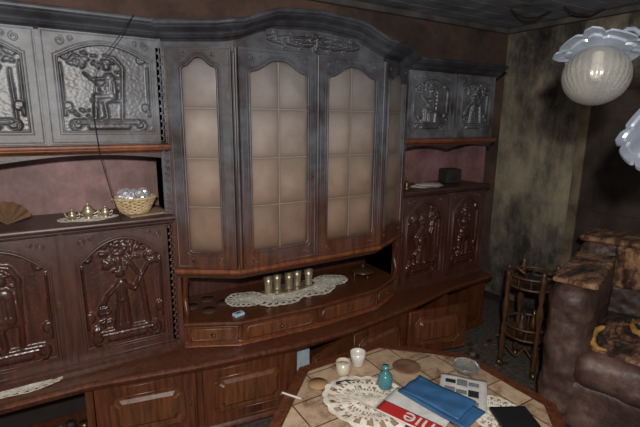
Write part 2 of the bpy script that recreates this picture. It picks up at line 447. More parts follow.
def sweep(name, path, prof, mat, parent, dz=None, back=0.05):
    P = [Vector((p[0], p[1])) for p in path]; ns = []
    for i in range(len(P)):
        a = (P[i]-P[i-1]).normalized() if i > 0 else None
        b = (P[i+1]-P[i]).normalized() if i < len(P)-1 else None
        na = Vector((a.y, -a.x)) if a else None; nb = Vector((b.y, -b.x)) if b else None
        if na is None: ns.append(nb)
        elif nb is None: ns.append(na)
        else:
            m = (na+nb).normalized(); ns.append(m/max(0.5, m.dot(na)))
    pr = [(-back, prof[0][1])]+list(prof)+[(-back, prof[-1][1])]; k = len(pr); vs = []; fs = []
    for i, p in enumerate(P):
        d = dz[i] if dz else 0
        for o, z in pr: q = p+ns[i]*o; vs.append((q.x, q.y, z+d))
    for i in range(len(P)-1):
        for j in range(k):
            j2 = (j+1) % k; fs.append((i*k+j, (i+1)*k+j, (i+1)*k+j2, i*k+j2))
    fs.append(tuple(range(k))); fs.append(tuple(range((len(P)-1)*k, len(P)*k)))
    return mesh(name, vs, fs, mat, parent)

def cyma(o0, o1, z0, z1, n=8):
    return [(o0+(o1-o0)*(t-math.sin(2*math.pi*t)/(2*math.pi)*0.7), z0+(z1-z0)*t) for t in [i/n for i in range(n+1)]]
def bull(o, z0, z1, r, n=6):
    return [(o-r+r*math.cos(a), (z0+z1)/2+(z1-z0)/2*math.sin(a)) for a in [-math.pi/2+math.pi*i/n for i in range(n+1)]]

# ---------------------------------------------------------------- room
box('floor', -2.4, 3.57, -2.6, 2.66, -0.06, 0.0, M_carpet, bevel=0)
box('wall_back', -2.5, 3.7, 2.66, 2.8, 0.0, 2.52, M_wallb, bevel=0)
box('wall_left', -2.5, -2.4, -2.6, 2.66, 0.0, 2.52, M_wall, bevel=0)
box('wall_right', 3.57, 3.7, -2.6, 2.66, 0.0, 2.52, M_wall, bevel=0)
d = empty('door_1')
M_doorw = simple('sooty_door_wood', srgb(54, 43, 36), 0.6, 0, 0.4, 5)
M_case = simple('scorched_door_casing', srgb(116, 100, 80), 0.7, 0, 0.4, 5)
box('leaf', 3.553, 3.569, 0.97, 1.86, 0.0, 1.97, M_doorw, d)
box('casing_far', 3.535, 3.569, 1.86, 1.93, 0.0, 2.03, M_case, d)
box('casing_near', 3.535, 3.569, 0.90, 0.97, 0.0, 2.03, M_case, d)
box('casing_head', 3.535, 3.569, 0.97, 1.86, 1.96, 2.03, M_doorw, d)
for zz in ((0.2, 0.9), (1.05, 1.8)):
    box('raised_panel', 3.545, 3.555, 1.08, 1.75, zz[0], zz[1], M_doorw, d, 0.004)
box('baseboard_right', 3.555, 3.57, 1.94, 2.66, 0, 0.08, M_doorw, None, 0.003)
vs = []; fs = []
y = -2.6; ce = empty('ceiling')
box('backing', -2.5, 3.7, -2.6, 2.8, 2.535, 2.6, M_inside, ce, 0)
while y < 2.8:
    b = len(vs)
    vs += [(-2.5,y+.004,2.522),(3.7,y+.004,2.522),(3.7,min(y+.146,2.8),2.522),(-2.5,min(y+.146,2.8),2.522),(-2.5,y+.004,2.54),(3.7,y+.004,2.54),(3.7,min(y+.146,2.8),2.54),(-2.5,min(y+.146,2.8),2.54)]
    fs += [tuple(b+i for i in f) for f in BOXF]; y += 0.15
mesh('boards', vs, fs, M_ceil, ce)
M_trim = simple('sooted_ceiling_trim', srgb(80, 76, 74), 0.7, 0, .3, 6)
box('trim_1', 3.52, 3.57, -2.6, 2.62, 2.475, 2.52, M_trim, None, 0.01)
box('trim_2', -2.4, 3.57, 2.62, 2.66, 2.475, 2.52, M_trim, None, 0.01)

# ---------------------------------------------------------------- wall unit
U = empty('carved_wall_unit')
YB = 2.64
face = [(-0.95,2.22),(.04,2.20),(.55,2.10),(1.08,2.03),(1.46,2.03),(1.99,2.10),(2.50,2.20),(2.98,2.22)]
cnt = [(p[0], p[1]-0.035) for p in face]
prism('base_floor', [(p[0], p[1]+0.01) for p in face]+[(2.98,YB),(-.95,YB)], 0.06, 0.09, M_base, U)
prism('plinth', [(p[0], p[1]+0.05) for p in face]+[(2.96,YB),(-.93,YB)], 0.0, 0.062, M_inside, U)
prism('base_back', [(-.95,2.58),(2.98,2.58),(2.98,YB),(-.95,YB)], 0.09, 0.46, M_inside, U)
for x, yy in [(-.95, 2.22)]+[(p[0], p[1]) for p in face[1:-1]]+[(2.955, 2.22)]:
    box('base_stile', x-0.014, x+0.02, yy+0.002, yy+0.045, 0.08, 0.46, M_base, U)
    box('base_partition', x-0.008, x+0.010, yy+0.04, 2.6, 0.09, 0.46, M_base, U)
box('base_side_right', 2.955, 2.98, 2.23, 2.63, 0.06, 0.46, M_base, U)
sweep('base_top_rail', face, [(0, 0.435), (0.0, 0.465)], M_base, U)
sweep('base_bottom_moulding', face, cyma(0.02, 0.0, 0.06, 0.10), M_base, U)
prism('counter_top', cnt+[(2.98,YB),(-.95,YB)], 0.462, 0.5, M_base, U, 0)
sweep('counter_edge', cnt, bull(0.035, 0.470, 0.501, 0.02), M_base, U)
sweep('counter_under_moulding', cnt, cyma(0.0, 0.028, 0.445, 0.472), M_base, U)

def base_door(nm, p0, p1, parent, z0=0.10, z1=0.435, hinge=None, ang=0):
    p0 = Vector(p0); p1 = Vector(p1)
    if hinge == 'R':
        dv = p0-p1; dv.rotate(Matrix.Rotation(ang, 2)); p0 = p1+dv
    if hinge == 'L':
        dv = p1-p0; dv.rotate(Matrix.Rotation(ang, 2)); p1 = p0+dv
    F = Fr(p0, p1, z0); W = F.w; H = z1-z0; e = empty_part(nm, parent)
    g = 0.018 if not hinge else 0.012
    outer = [(g, 0), (W-g, 0), (W-g, H), (g, H)]
    inner = notched(0.075, W-0.075, 0.062, H-0.062, 0.028)
    fhole('frame', F, outer, inner, 0, 0.022, M_base, e)
    fbox('field', F, 0.05, W-0.05, 0.03, H-0.03, 0.0, 0.010, M_baselight, e)
    inn = notched(0.10, W-0.10, 0.088, H-0.088, 0.022)
    fpoly('raised_panel', F, inn, 0.010, 0.024, M_baselight, e, 0.016)
    bead('bead', F, inner, 0.006, 0.021, M_base, e)
    bead('edge_bead', F, [(g+.012, .012), (W-g-.012, .012), (W-g-.012, H-.012), (g+.012, H-.012)], 0.003, 0.021, M_base, e)
    keyplate(F, W-0.05 if hinge != 'R' else 0.04, H*0.5, 0.022, e)
base_door('base_door_a', (.05,2.20), (.55,2.10), U)
base_door('base_door_b', (.55,2.10), (1.08,2.03), U)
base_door('base_door_c', (1.09,2.03), (1.46,2.03), U, hinge='R', ang=math.radians(20))
base_door('base_door_d', (1.46,2.03), (1.99,2.10), U)
base_door('base_door_e', (1.99,2.10), (2.49,2.20), U, hinge='L', ang=math.radians(-24))

TL = .035   # left wing is a little taller
for sgn, x0, x1 in ((0, -.95, .53), (1, 2.02, 2.98)):
    t = TL if sgn == 0 else 0
    box('lower_carcass', x0, x1, 2.30, YB, 0.5, 1.20, M_low, U)
    box('niche_back', x0, x1, 2.60, YB, 1.2, 1.6, M_niche, U, 0)
    for xx in (x0, x1-0.025): box('niche_side', xx, xx+0.025, 2.33, 2.6, 1.2, 1.58, M_niche, U)
    box('upper_carcass', x0, x1, 2.30, YB, 1.57, 2.07+t, M_up, U)
    pth = [(x0, 2.29), (x1, 2.29)]
    sweep('shelf_edge', pth, cyma(0.0, 0.03, 1.195, 1.215)+bull(0.045, 1.215, 1.238, 0.012), M_low, U)
    box('shelf_board', x0, x1, 2.27, 2.62, 1.20, 1.236, M_low, U)
    sweep('upper_lower_moulding', pth, cyma(0.0, 0.035, 1.555, 1.575)+bull(0.045, 1.577, 1.598, 0.01), M_heat, U)
    sweep('lower_door_base_moulding', pth, [(0.03, 0.5), (0.03, 0.512), (0.015, 0.522), (0.0, 0.535)], M_low, U)
    n = 24
    F = Fr((x0, 2.31), (x1, 2.31), 1.5)
    dr = [(F.w*i/n, 0.022+0.03*abs(math.sin(math.pi*i/n*2))) for i in range(n+1)]
    fpoly('valance', F, dr+[(F.w, 0.07), (0, 0.07)], 0, 0.015, M_dark, U)

for nm, a, b, k, s, key in (('a', -.50, -.005, 0, 1, .94), ('b', .005, .50, 1, 2, None), ('z', -.95, -.51, 2, 3, None), ('c', 2.07, 2.535, 2, 4, .94), ('d', 2.545, 2.96, 0, 5, None)):
    carved_door('lower_door_'+nm, (a,2.30), (b,2.30), 0.535, 1.195, M_low, M_lowr, U, k, s, 0.11, key=key)
for nm, a, b, k, s in (('a', -.50, -.005, 2, 6), ('b', .005, .50, 0, 7), ('z', -.95, -.51, 1, 8), ('c', 2.07, 2.535, 0, 9), ('d', 2.545, 2.96, 1, 10)):
    carved_door('upper_door_'+nm, (a,2.30), (b,2.30), 1.60, 2.055+(TL if a < 1 else 0), M_up, M_upr, U, k, s, 0.065)

# centre display cabinet
DP = [(.51,2.27),(.79,2.09),(1.70,2.09),(2.04,2.27)]
inset = [(.53,2.29),(.80,2.115),(1.69,2.115),(2.02,2.29)]
prism('display_body', inset+[(2.02,YB),(.53,YB)], 0.94, 2.10, M_dark, U)
box('display_side_left', .505, .53, 2.275, YB, 0.5, 2.07, M_disp, U)
box('display_side_right', 2.02, 2.045, 2.275, YB, 0.5, 2.07, M_disp, U)
sweep('display_bottom_moulding', DP, cyma(-0.01, 0.015, 0.895, 0.925)+bull(0.035, 0.925, 0.955, 0.012), M_heat, U)
prism('display_bottom', DP+[(2.03,YB),(.52,YB)], 0.90, 0.945, M_dark, U)

def glass_door(nm, p0, p1, z0, z1, cols, rows, mx, rise, key=None):
    F = Fr(p0, p1, z0); W = F.w; H = z1-z0; e = empty_part(nm, U)
    outer = [(.003, 0), (W-.003, 0), (W-.003, H), (.003, H)]
    inner = arch2(mx, W-mx, 0.085, H-0.045, rise)
    fhole('frame', F, outer, inner, 0, 0.024, M_disp, e)
    bead('frame_bead', F, inner, 0.007, 0.024, M_disp, e)
    i2 = arch2(mx-.014, W-mx+.014, 0.071, H-0.031, rise+.003)
    bead('outer_bead', F, i2, 0.0035, 0.024, M_disp, e)
    bead('edge_bead', F, [(0.012, 0.012), (W-0.012, 0.012), (W-0.012, H-0.012), (0.012, H-0.012)], 0.004, 0.023, M_disp, e)
    nx, ny = cols*16+1, rows*20+1; vs = []; rim = []; u0, u1, v0, v1 = mx-.008, W-mx+.008, .078, H-.038
    for j in range(ny):
        for i in range(nx):
            a = i/(nx-1)*cols; b = j/(ny-1)*rows
            q = abs(math.sin(math.pi*a))*abs(math.sin(math.pi*b))
            q2 = min(1, abs(math.sin(math.pi*a/cols))*3)*min(1, abs(math.sin(math.pi*b/rows))*5)
            rim.append(max(.75*(1-q**.4)*1.1, 1-q2)); vs.append(F(u0+(u1-u0)*i/(nx-1), v0+(v1-v0)*j/(ny-1), 0.004+q**.6*.008))
    fs = [(j*nx+i, j*nx+i+1, (j+1)*nx+i+1, (j+1)*nx+i) for j in range(ny-1) for i in range(nx-1)]
    o = mesh('pane_glass', vs, fs, M_glass, e, smooth=True)
    at = o.data.attributes.new('dark_rim', 'FLOAT', 'POINT')
    for i, r in enumerate(rim): at.data[i].value = r
    for i in range(1, cols):
        u = u0+(u1-u0)*i/cols; fbox('lead', F, u-.0018, u+.0018, v0, v1, .003, .007, M_lead, e, 0)
    for j in range(1, rows):
        v = v0+(v1-v0)*j/rows; fbox('lead', F, u0, u1, v-.0018, v+.0018, .003, .007, M_lead, e, 0)
    for s in (1, -1):
        u = mx+.012 if s == 1 else W-mx-.012
        if W > .4:
            scroll('spandrel_scroll', F, u, H-.042, .018, s, -1, .024, M_disp, e)
            scroll('leaf_scroll', F, u+s*.05, H-.028, .012, -s, 1, .024, M_disp, e, th=.004)
            scroll('base_scroll', F, u, .042, .018, s, 1, .024, M_disp, e, th=.004)
        else:
            scroll('spandrel_scroll', F, u+s*.005, H-.036, .012, s, -1, .024, M_disp, e, th=.004)
            scroll('base_scroll', F, u, .045, .014, s, 1, .024, M_disp, e, th=.004)
    if key is not None: keyplate(F, key*W, H*.42, .024, e)
glass_door('display_panel_left', (.52,2.265), (.785,2.095), .958, 2.055, 1, 4, .070, .04)
glass_door('display_door_left', (.80,2.085), (1.240,2.085), .958, 2.055, 2, 4, .054, .055, key=.93)
glass_door('display_door_right', (1.252,2.085), (1.692,2.085), .958, 2.055, 2, 4, .054, .055)
glass_door('display_panel_right', (1.705,2.095), (2.035,2.265), .958, 2.055, 1, 4, .05, .045)
for (x, yy) in ((.792, 2.09), (1.699, 2.09), (1.246, 2.083)):
    tube('quarter_post', [(x, yy-.02, .96), (x, yy-.02, 2.05)], .008, M_disp, U, res=4)
for x in (.49, 2.06):
    for zz in ((.54, 1.19, M_low), (1.24, 1.56, M_disp), (1.6, 2.05, M_up)):
        F = Fr((x-.02, 2.29), (x+.02, 2.29), zz[0])
        fbox('pilaster', F, 0, .04, 0, zz[1]-zz[0], 0, .012, zz[2], U)
        k = int((zz[1]-zz[0])/.035)
        for i in range(k):
            v = .02+i*.035
            tube('pilaster_carving', [F(.02+.012*math.sin(a), v+a*.004, .013) for a in [q*math.pi/4 for q in range(9)]], .004, zz[2], U, res=1)
    tube('heat_exposed_edge', [(x+(.028 if x < 1 else -.03), 2.272, 1.0), (x+(.028 if x < 1 else -.03), 2.272, 2.04)], .006, M_heat, U)
XC = 1.235
def hump(x):
    dd = abs(x-XC); s = min(1, max(0, (.50-dd)/.28)); s = s*s*(3-2*s)
    return (0.030 if dd < .74 else 0)+.075*s+.022*max(0, 1-dd/.30)
cp = [(.50,2.275)]+[(.51+.28*t, 2.27-.185*t) for t in [i/6 for i in range(1, 6)]]+[(.79+.91*i/44, 2.085) for i in range(45)]+[(1.70+.34*t, 2.085+.185*t) for t in [i/6 for i in range(1, 6)]]+[(2.05,2.275)]
prof = [(0.0, 2.048)]+cyma(0.005, 0.03, 2.052, 2.068)+[(0.035, 2.07)]+cyma(0.04, 0.085, 2.075, 2.105)+bull(0.10, 2.105, 2.13, 0.012)
sweep('crown_left', [(-.95,2.29),(.49,2.29)], prof, M_dark, U, back=.3, dz=[TL, TL])
sweep('crown_right', [(2.06,2.29),(2.98,2.29)], prof, M_dark, U, back=.3)
sweep('crown_pediment', cp, prof, M_dark, U, dz=[hump(p[0]) for p in cp], back=.3)
vs = []; fs = []
for i, p in enumerate(cp):
    vs += [(p[0], p[1]+.004, 2.035), (p[0], p[1]+.004, 2.06+hump(p[0]))]
    if i: fs.append((2*i-2, 2*i, 2*i+1, 2*i-1))
mesh('frieze_board', vs, fs, M_disp, U)
caps = []
for s in (1, -1):
    for k in range(5):
        cx = .5+s*(.07+k*.085); rr = .30-.035*k
        caps += spiral_caps(cx, .5+.06*(-1)**k, rr*.9, s, (-1)**k, 1.2, .07, 1-.1*k)
        for q in range(3):
            a = math.radians(40+40*q)
            caps.append((cx, .5, cx+s*.03*math.cos(a), .5+.38*math.sin(a)*(-1)**k, .045, .7))
caps += [(.5, .2, .5, .8, .16, 1), (.5, .3, .5, .7, .04, -.5)]
F = Fr((XC-.28, 2.082), (XC+.28, 2.082), 2.060)
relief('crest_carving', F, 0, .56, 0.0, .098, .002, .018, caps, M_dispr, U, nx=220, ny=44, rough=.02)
# drawers
DD = [(.53,2.26),(.80,2.13),(1.27,2.10),(1.74,2.13),(2.01,2.26)]
prism('drawer_body', [(p[0], p[1]+.015) for p in DD]+[(2.01,YB),(.53,YB)], .5, .618, M_base, U)
prism('drawer_top', [(p[0], p[1]-.005) for p in DD]+[(2.01,YB),(.53,YB)], .616, .64, M_base, U)
sweep('drawer_top_edge', DD, bull(.02, .618, .641, .01), M_base, U)
sweep('drawer_foot_moulding', DD, cyma(.015, -.01, .5, .518), M_heat, U)
for i in range(4):
    F = Fr(DD[i], DD[i+1], .522); W = F.w; H = .09; e = empty_part('drawer', U)
    fbox('front', F, .012, W-.012, 0, H, -.02, .006, M_base, e)
    c = [(.03, H/2), (.045, .014), (W-.045, .014), (W-.03, H/2), (W-.045, H-.014), (.045, H-.014)]
    fpoly('raised_panel', F, c, .006, .013, M_baselight, e, .006)
    bead('bead', F, c, .004, .008, M_heat, e)
    lathe('pull', [(0,0),(.012,.0),(.006,.006),(.005,.012),(.010,.018),(.006,.024),(0,.025)], F(W/2, H/2, .01), M_brass, e, 14, Matrix.Rotation(math.radians(90), 4, 'X'))
box('centre_niche_back', .53, 2.01, 2.60, YB, .64, .92, M_low, U)
for x in (.54, 2.0):
    tube('niche_bracket', [(x, 2.25, .64), (x, 2.23, .70), (x, 2.26, .78), (x, 2.24, .85), (x, 2.22, .90)], .014, M_base, U, smooth=True)
box('white_carton', 1.11, 1.24, 2.14, 2.30, .09, .41, simple('pale_blue_carton', srgb(190, 205, 215), .6), U, .004, .3)
for i in range(7):
    x = -.35+i*.06
    lathe('stored_jar', [(0,0),(.03,0),(.032,.05),(.02,.075),(.022,.09),(0,.09)], (x, 2.33+.02*(i % 3), .09), [M_brass, M_white, M_inside][i % 3], U, 14)

# ---------------------------------------------------------------- small things
def doily(name, c, z, rx, ry, rot=0, rings=12, sect=80, rip=.002, seed=0, parent=None):
    vs = []; fs = []; rs = random.Random(seed); ph = [rs.uniform(0, 6) for _ in range(4)]
    for i in range(rings+1):
        for j in range(sect):
            a = 2*math.pi*j/sect; t = .02+.98*i/rings
            if i == rings: t *= 1+.05*abs(math.sin(a*sect/8))
            x = rx*t*math.cos(a); y = ry*t*math.sin(a)
            zz = rip*(1+math.sin(x*38+ph[0])*math.cos(y*33+ph[1])) + .0015
            vs.append((c[0]+x*math.cos(rot)-y*math.sin(rot), c[1]+x*math.sin(rot)+y*math.cos(rot), z+zz))
    for i in range(rings):
        for j in range(sect):
            hole = False
            if i in (2, 5, 8) and j % 2 == 0: hole = True
            if i in (3, 6) and j % 8 in (2, 3, 5): hole = True
            if i in (9, 10) and j % 4 in (1, 2): hole = True
            if not hole:
                k = (j+1) % sect; fs.append((i*sect+j, i*sect+k, (i+1)*sect+k, (i+1)*sect+j))
    o = mesh(name, vs, fs, M_lace, parent)
    s = o.modifiers.new('s', 'SOLIDIFY'); s.thickness = .0012; s.offset = 1
    return o

doily('oval_doily', (.13, 2.385), 1.236, .13, .075, seed=1)
ts = empty('pewter_tea_set')
pot = [(0,0),(.018,0),(.014,.006),(.012,.01),(.022,.02),(.026,.032),(.02,.045),(.016,.05),(.020,.053),(.01,.058),(.004,.062),(.006,.068),(0,.072)]
for x, y, s in ((.06, 2.36, .8), (.13, 2.38, 1.1), (.205, 2.38, .8)):
    lathe('pot', [(r*s, z*s) for r, z in pot], (x, y, 1.2385), M_pewter, ts, 20)
    tube('handle', [(x+.022*s, y, 1.26), (x+.042*s, y, 1.272), (x+.036*s, y, 1.25), (x+.02*s, y, 1.25)], .003, M_pewter, ts, smooth=True)
    tube('spout', [(x-.02*s, y, 1.255), (x-.034*s, y, 1.265), (x-.04*s, y, 1.28)], .004, M_pewter, ts, smooth=True)
lathe('tray', [(0,0),(.05,0),(.056,.004),(.05,.003),(0,.002)], (.13, 2.38, 1.2372), M_pewter, ts, 28, scal=(1.9, .8, 1))

bk = empty('wicker_bread_basket')
bx, by, bz = .345, 2.39, 1.2465
for i in range(9):
    t = i/8; r = .058+.035*t**.8
    pts = [(bx+r*1.1*math.cos(a), by+r*.85*math.sin(a), bz+.006+.07*t+.003*math.sin(a*14+i*math.pi)) for a in [2*math.pi*q/84 for q in range(84)]]
    tube('weave', pts, .005, M_wicker, bk, cyclic=True, res=2)
for k in range(14):
    a = 2*math.pi*k/14
    tube('stake', [(bx+r*1.1*math.cos(a), by+r*.85*math.sin(a), bz+.006+.07*t) for t, r in ((0,.056),(.5,.079),(1.05,.096))], .004, M_wicker, bk)
lathe('bottom', [(0,0),(.06,0),(.06,.006),(0,.006)], (bx, by, bz), M_wicker, bk, 24, scal=(1.1, .85, 1))
tube('rim', [(bx+.096*1.1*math.cos(a), by+.096*.85*math.sin(a), bz+.078) for a in [2*math.pi*q/40 for q in range(40)]], .007, M_wicker, bk, cyclic=True)
for k in range(22):
    a = random.uniform(0, 6.28); r = .065*math.sqrt(random.random())
    bpy.ops.mesh.primitive_ico_sphere_add(subdivisions=2, radius=random.uniform(.018, .026), location=(bx+r*math.cos(a)*1.1, by+r*math.sin(a)*.8, bz+.07+.035*random.random()))
    o = bpy.context.object; o.name = 'foil_wrapped_sweet'; o.data.materials.append(M_silver); o.parent = bk
    for v in o.data.vertices: v.co *= random.uniform(.8, 1.1)
pb = empty('serving_board')
box('board', .29, .49, 2.31, 2.47, 1.237, 1.246, simple('pale_board', srgb(150, 126, 104), .5), pb, .003, .2)
hd = empty('charred_napkin_fan')
vs = [(-.20, 2.42, 1.237)]; fs = []
for i in range(13):
    a = math.radians(15+i*11); vs.append((-.20+.10*math.cos(a), 2.40+.03*(i % 2), 1.245+.10*math.sin(a)))
    if i: fs.append((0, i, i+1))
nf = mesh('folded_paper', vs, fs, simple('smoked_card', srgb(118, 88, 64), .8), hd); nf.modifiers.new('s', 'SOLIDIFY').thickness = .002
doily('small_oval_doily', (2.42, 2.40), 1.236, .15, .07, seed=2)
lathe('shallow_white_dish', [(0,0),(.05,0),(.1,.014),(.104,.018),(.1,.02),(.05,.008),(0,.006)], (2.42, 2.39, 1.240), M_white, None, 30, scal=(1.1,.75,1))
bl = empty('brass_table_bell')
lathe('bell', [(0,.055),(.01,.055),(.014,.045),(.016,.03),(.024,.01),(.03,0),(.027,0),(.02,.012),(0,.04)], (2.18, 2.36, 1.2365), M_brass, bl, 20)
lathe('handle', [(0,.053),(.005,.055),(.008,.07),(.004,.085),(.008,.095),(0,.1)], (2.18, 2.36, 1.2365), M_brass, bl, 14)
cb = empty('scorched_paper_bag')
prism('bag', [(2.66,2.42),(2.80,2.40),(2.83,2.52),(2.68,2.54)], 1.237, 1.35, M_char, cb, .012)
for i, (x, y, r1, r2) in enumerate(((.93, 2.38, .12, .11), (1.12, 2.31, .16, .13), (1.36, 2.33, .17, .13), (1.54, 2.38, .13, .10))):
    doily('lace_doily', (x, y), .641+.0022*i, r1, r2, rip=.004, seed=10+i)
cs = empty('pewter_goblet_set')
cup = [(0,0),(.026,0),(.027,.004),(.023,.02),(.026,.06),(.031,.10),(.028,.10),(.023,.06),(.02,.02),(0,.014)]
for i in range(5):
    x = 1.08+i*.072; y = 2.37+.025*(i % 2)
    lathe('goblet', cup, (x, y, .663), M_pewter, cs, 22)
lathe('tray', [(0,.0),(.09,0),(.1,.006),(.09,.005),(0,.004)], (1.225, 2.385, .6575), M_pewter, cs, 30, scal=(1.95, .75, 1))
bw = empty('lidded_brass_bowl')
bxx, byy = 1.79, 2.34
for k in range(3):
    a = 2.1*k+.5
    tube('foot', [(bxx+.03*math.cos(a), byy+.03*math.sin(a), .672), (bxx+.06*math.cos(a), byy+.06*math.sin(a), .662), (bxx+.055*math.cos(a), byy+.055*math.sin(a), .645)], .005, M_brass, bw, smooth=True)
lathe('bowl', [(0,.02),(.035,.022),(.06,.035),(.075,.05),(.082,.052),(.078,.056),(.06,.066),(.03,.076),(.008,.08),(.006,.086),(.01,.092),(0,.097)], (bxx, byy, .642), M_brass, bw, 28, scal=(1.1, 1.1, 1))
co = empty('cork_coaster_set')
M_cork = simple('dark_cork', srgb(62, 40, 28), .8)
for k, (x, y) in enumerate(((.62, 2.44), (.73, 2.50), (.80, 2.40), (.69, 2.34))):
    lathe('coaster', [(0,0),(.045,0),(.045,.005),(0,.005)], (x, y, .6405+.0002*k), M_cork, co, 24)
mb = empty('match_box')
box('sleeve', .785, .845, 2.18, 2.215, .6405, .656, simple('blue_white_card', srgb(180, 205, 215), .5), mb, .001, .25)
box('label', .80, .83, 2.19, 2.205, .656, .6568, M_blue, mb, 0, .25)
doily('lace_runner', (-.22, 2.25), .501, .16, .055, seed=30)
tube('dangling_burnt_wire', [(.37,2.185,2.165),(.37,2.17,2.16),(.30,2.15,2.06),(.20,2.16,1.93),(.175,2.18,1.75),(.19,2.2,1.55),(.23,2.23,1.35),(.26,2.24,1.24)], .0018, M_black, None, smooth=True)

# ---------------------------------------------------------------- coffee table
T = empty('tiled_coffee_table')
TC = (1.16, 1.12); ZT = .55
def octo(a, s=1.0):
    t = math.tan(math.pi/8)*a*s
    return [(a, -t), (a, t), (t, a), (-t, a), (-a, t), (-a, -t), (-t, -a), (t, -a)]
def tp(L): return [(TC[0]+p[0], TC[1]+p[1]) for p in L]
A = .565
class Flat:
    def __call__(s, u, v, n=0): return Vector((u, v, n))
FL = Flat()
fhole('rim', FL, tp(octo(A)), tp(octo(A-.05)), ZT-.04, ZT+.002, M_base, T)
prism('tile_bed', tp(octo(A-.048)), ZT-.035, ZT, M_tiles, T, 0)
bead('rim_bead', FL, tp(octo(A-.004)), .012, ZT-.012, M_base, T)
bead('rim_lower_bead', FL, tp(octo(A-.006)), .009, ZT-.034, M_base, T)
bead('inner_bead', FL, tp(octo(A-.048)), .003, ZT+.002, M_base, T)
fhole('apron', FL, tp(octo(A-.06)), tp(octo(A-.09)), ZT-.12, ZT-.035, M_base, T)
for sx in (-1, 1):
    for sy in (-1, 1):
        x, y = TC[0]+sx*.33, TC[1]+sy*.33
        lathe('leg', [(0,0),(.03,0),(.035,.03),(.022,.06),(.034,.14),(.026,.28),(.036,.36),(.03,.38),(.04,.40),(.04,.46),(0,.46)], (x, y, 0), M_base, T, 20)
box('lower_shelf', TC[0]-.33, TC[0]+.33, TC[1]-.33, TC[1]+.33, .15, .17, M_base, T, .005)

zt = ZT+.0005
doily('crumpled_lace_tablecloth', (1.05, 1.30), zt, .17, .2, rings=12, rip=.006, seed=40, rot=.4)
doily('lace_doily_small', (1.45, .98), zt, .11, .11, rip=.003, seed=41)
lathe('white_cup', [(0,0),(.025,0),(.028,.004),(.034,.04),(.038,.07),(.0355,.07),(.032,.04),(.02,.008),(0,.006)], (1.18, 1.56, zt+.001), M_white, None, 26)
mg = empty('candle_glass_jar')
lathe('jar', [(0,0),(.032,0),(.034,.004),(.034,.06),(.031,.06),(.031,.01),(0,.008)], (1.08, 1.54, zt+.001), simple('cream_wax_glass', srgb(180, 170, 150), .25), mg, 26)
lathe('wax', [(0,.008),(.030,.01),(.030,.045),(0,.042)], (1.08, 1.54, zt+.001), M_white, mg, 20)
bt = empty('ink_bottle')
lathe('flask', [(0,0),(.028,0),(.031,.006),(.031,.055),(.022,.066),(.013,.07),(.013,.085),(0,.085)], (1.165, 1.335, zt+.016), M_bottle, bt, 24)
lathe('label', [(.0313,.012),(.0318,.013),(.0318,.048),(.0313,.049)], (1.165, 1.335, zt+.016), M_bottle, bt, 24)
lathe('cap', [(0,.083),(.016,.083),(.016,.102),(0,.102)], (1.165, 1.335, zt+.016), M_bottle, bt, 18)
lathe('glass_ashtray', [(0,.004),(.04,.006),(.052,.03),(.058,.034),(.064,.032),(.06,.015),(.052,0),(0,0)], (1.60, 1.26, zt+.001), M_clear, None, 24)
lathe('scorched_saucer', [(0,0),(.05,0),(.068,.008),(.066,.01),(.045,.004),(0,.003)], (1.37, 1.42, zt), simple('scorched_clay', srgb(110, 78, 58), .6, 0, .3), None, 28)
lathe('wooden_coaster', [(0,0),(.045,0),(.045,.006),(0,.006)], (.93, 1.52, zt+.001), simple('pale_cork', srgb(150, 116, 84), .7), None, 24)

def sheet(name, c, w, h, rot, z, mat, th=.004, curl=0.0, parent=None, seed=0):
    nx, ny = 12, 14; vs = []; rs = random.Random(seed); ph = rs.uniform(0, 6)
    for j in range(ny):
        for i in range(nx):
            x = (i/(nx-1)-.5)*w; y = (j/(ny-1)-.5)*h
            zz = z+curl*(.5+.5*math.sin(i*.9+j*.45+ph))+th
            vs.append((c[0]+x*math.cos(rot)-y*math.sin(rot), c[1]+x*math.sin(rot)+y*math.cos(rot), zz))
    fs = [(j*nx+i, j*nx+i+1, (j+1)*nx+i+1, (j+1)*nx+i) for j in range(ny-1) for i in range(nx-1)]
    o = mesh(name, vs, fs, mat, parent, smooth=True)
    s = o.modifiers.new('s', 'SOLIDIFY'); s.thickness = th; s.offset = -1
    return o
def loc(c, rot, x, y): return (c[0]+x*math.cos(rot)-y*math.sin(rot), c[1]+x*math.sin(rot)+y*math.cos(rot))
def text(t, c, rot, size, z, mat, parent):
    cu = bpy.data.curves.new('printed_title', 'FONT'); cu.body = t; cu.size = size; cu.extrude = .0003; cu.materials.append(mat)
    o = bpy.data.objects.new('printed_title', cu); o.location = (c[0], c[1], z); o.rotation_euler = (0, 0, rot); link(o, parent)
mz = empty('magazine')
c, r = (1.16, 1.14), .35
sheet('pages', c, .19, .27, r, zt+.017, M_paper, .004, 0, mz)
sheet('red_banner', loc(c, r, -.055, .0), .07, .26, r, zt+.0214, M_red, .0006, 0, mz)
text('nie', loc(c, r+0, -.03, -.11), r+math.pi/2, .11, zt+.0232, M_paper, mz)
np_ = empty('folded_newspaper')
c, r = (1.43, 1.13), -.9
sheet('pages', c, .20, .26, r, zt+.008, M_paper, .005, .002, np_)
for k in range(9):
    sheet('print_column', loc(c, r, -.065+.05*(k % 3)+.01, -.07+.07*(k//3)), .044 if k != 1 else .09, .05 if k % 2 else .03, r, zt+.0158+.0003*k, M_ink if k in (1, 5, 6) else M_grey, .0003, 0, np_)
bf = empty('blue_folder')
sheet('lower_flap', (1.28, 1.12), .155, .32, .18, zt+.028, M_blue, .006, .003, bf, seed=3)
sheet('upper_flap', (1.285, 1.14), .15, .27, .24, zt+.038, M_blue, .005, .006, bf, seed=5)
sheet('black_notebook', (1.46, .88), .15, .19, -.5, zt+.008, M_black, .014)
tube('cigarette', [(.76, 1.54, zt+.0055), (.81, 1.46, zt+.0055)], .0045, M_white)
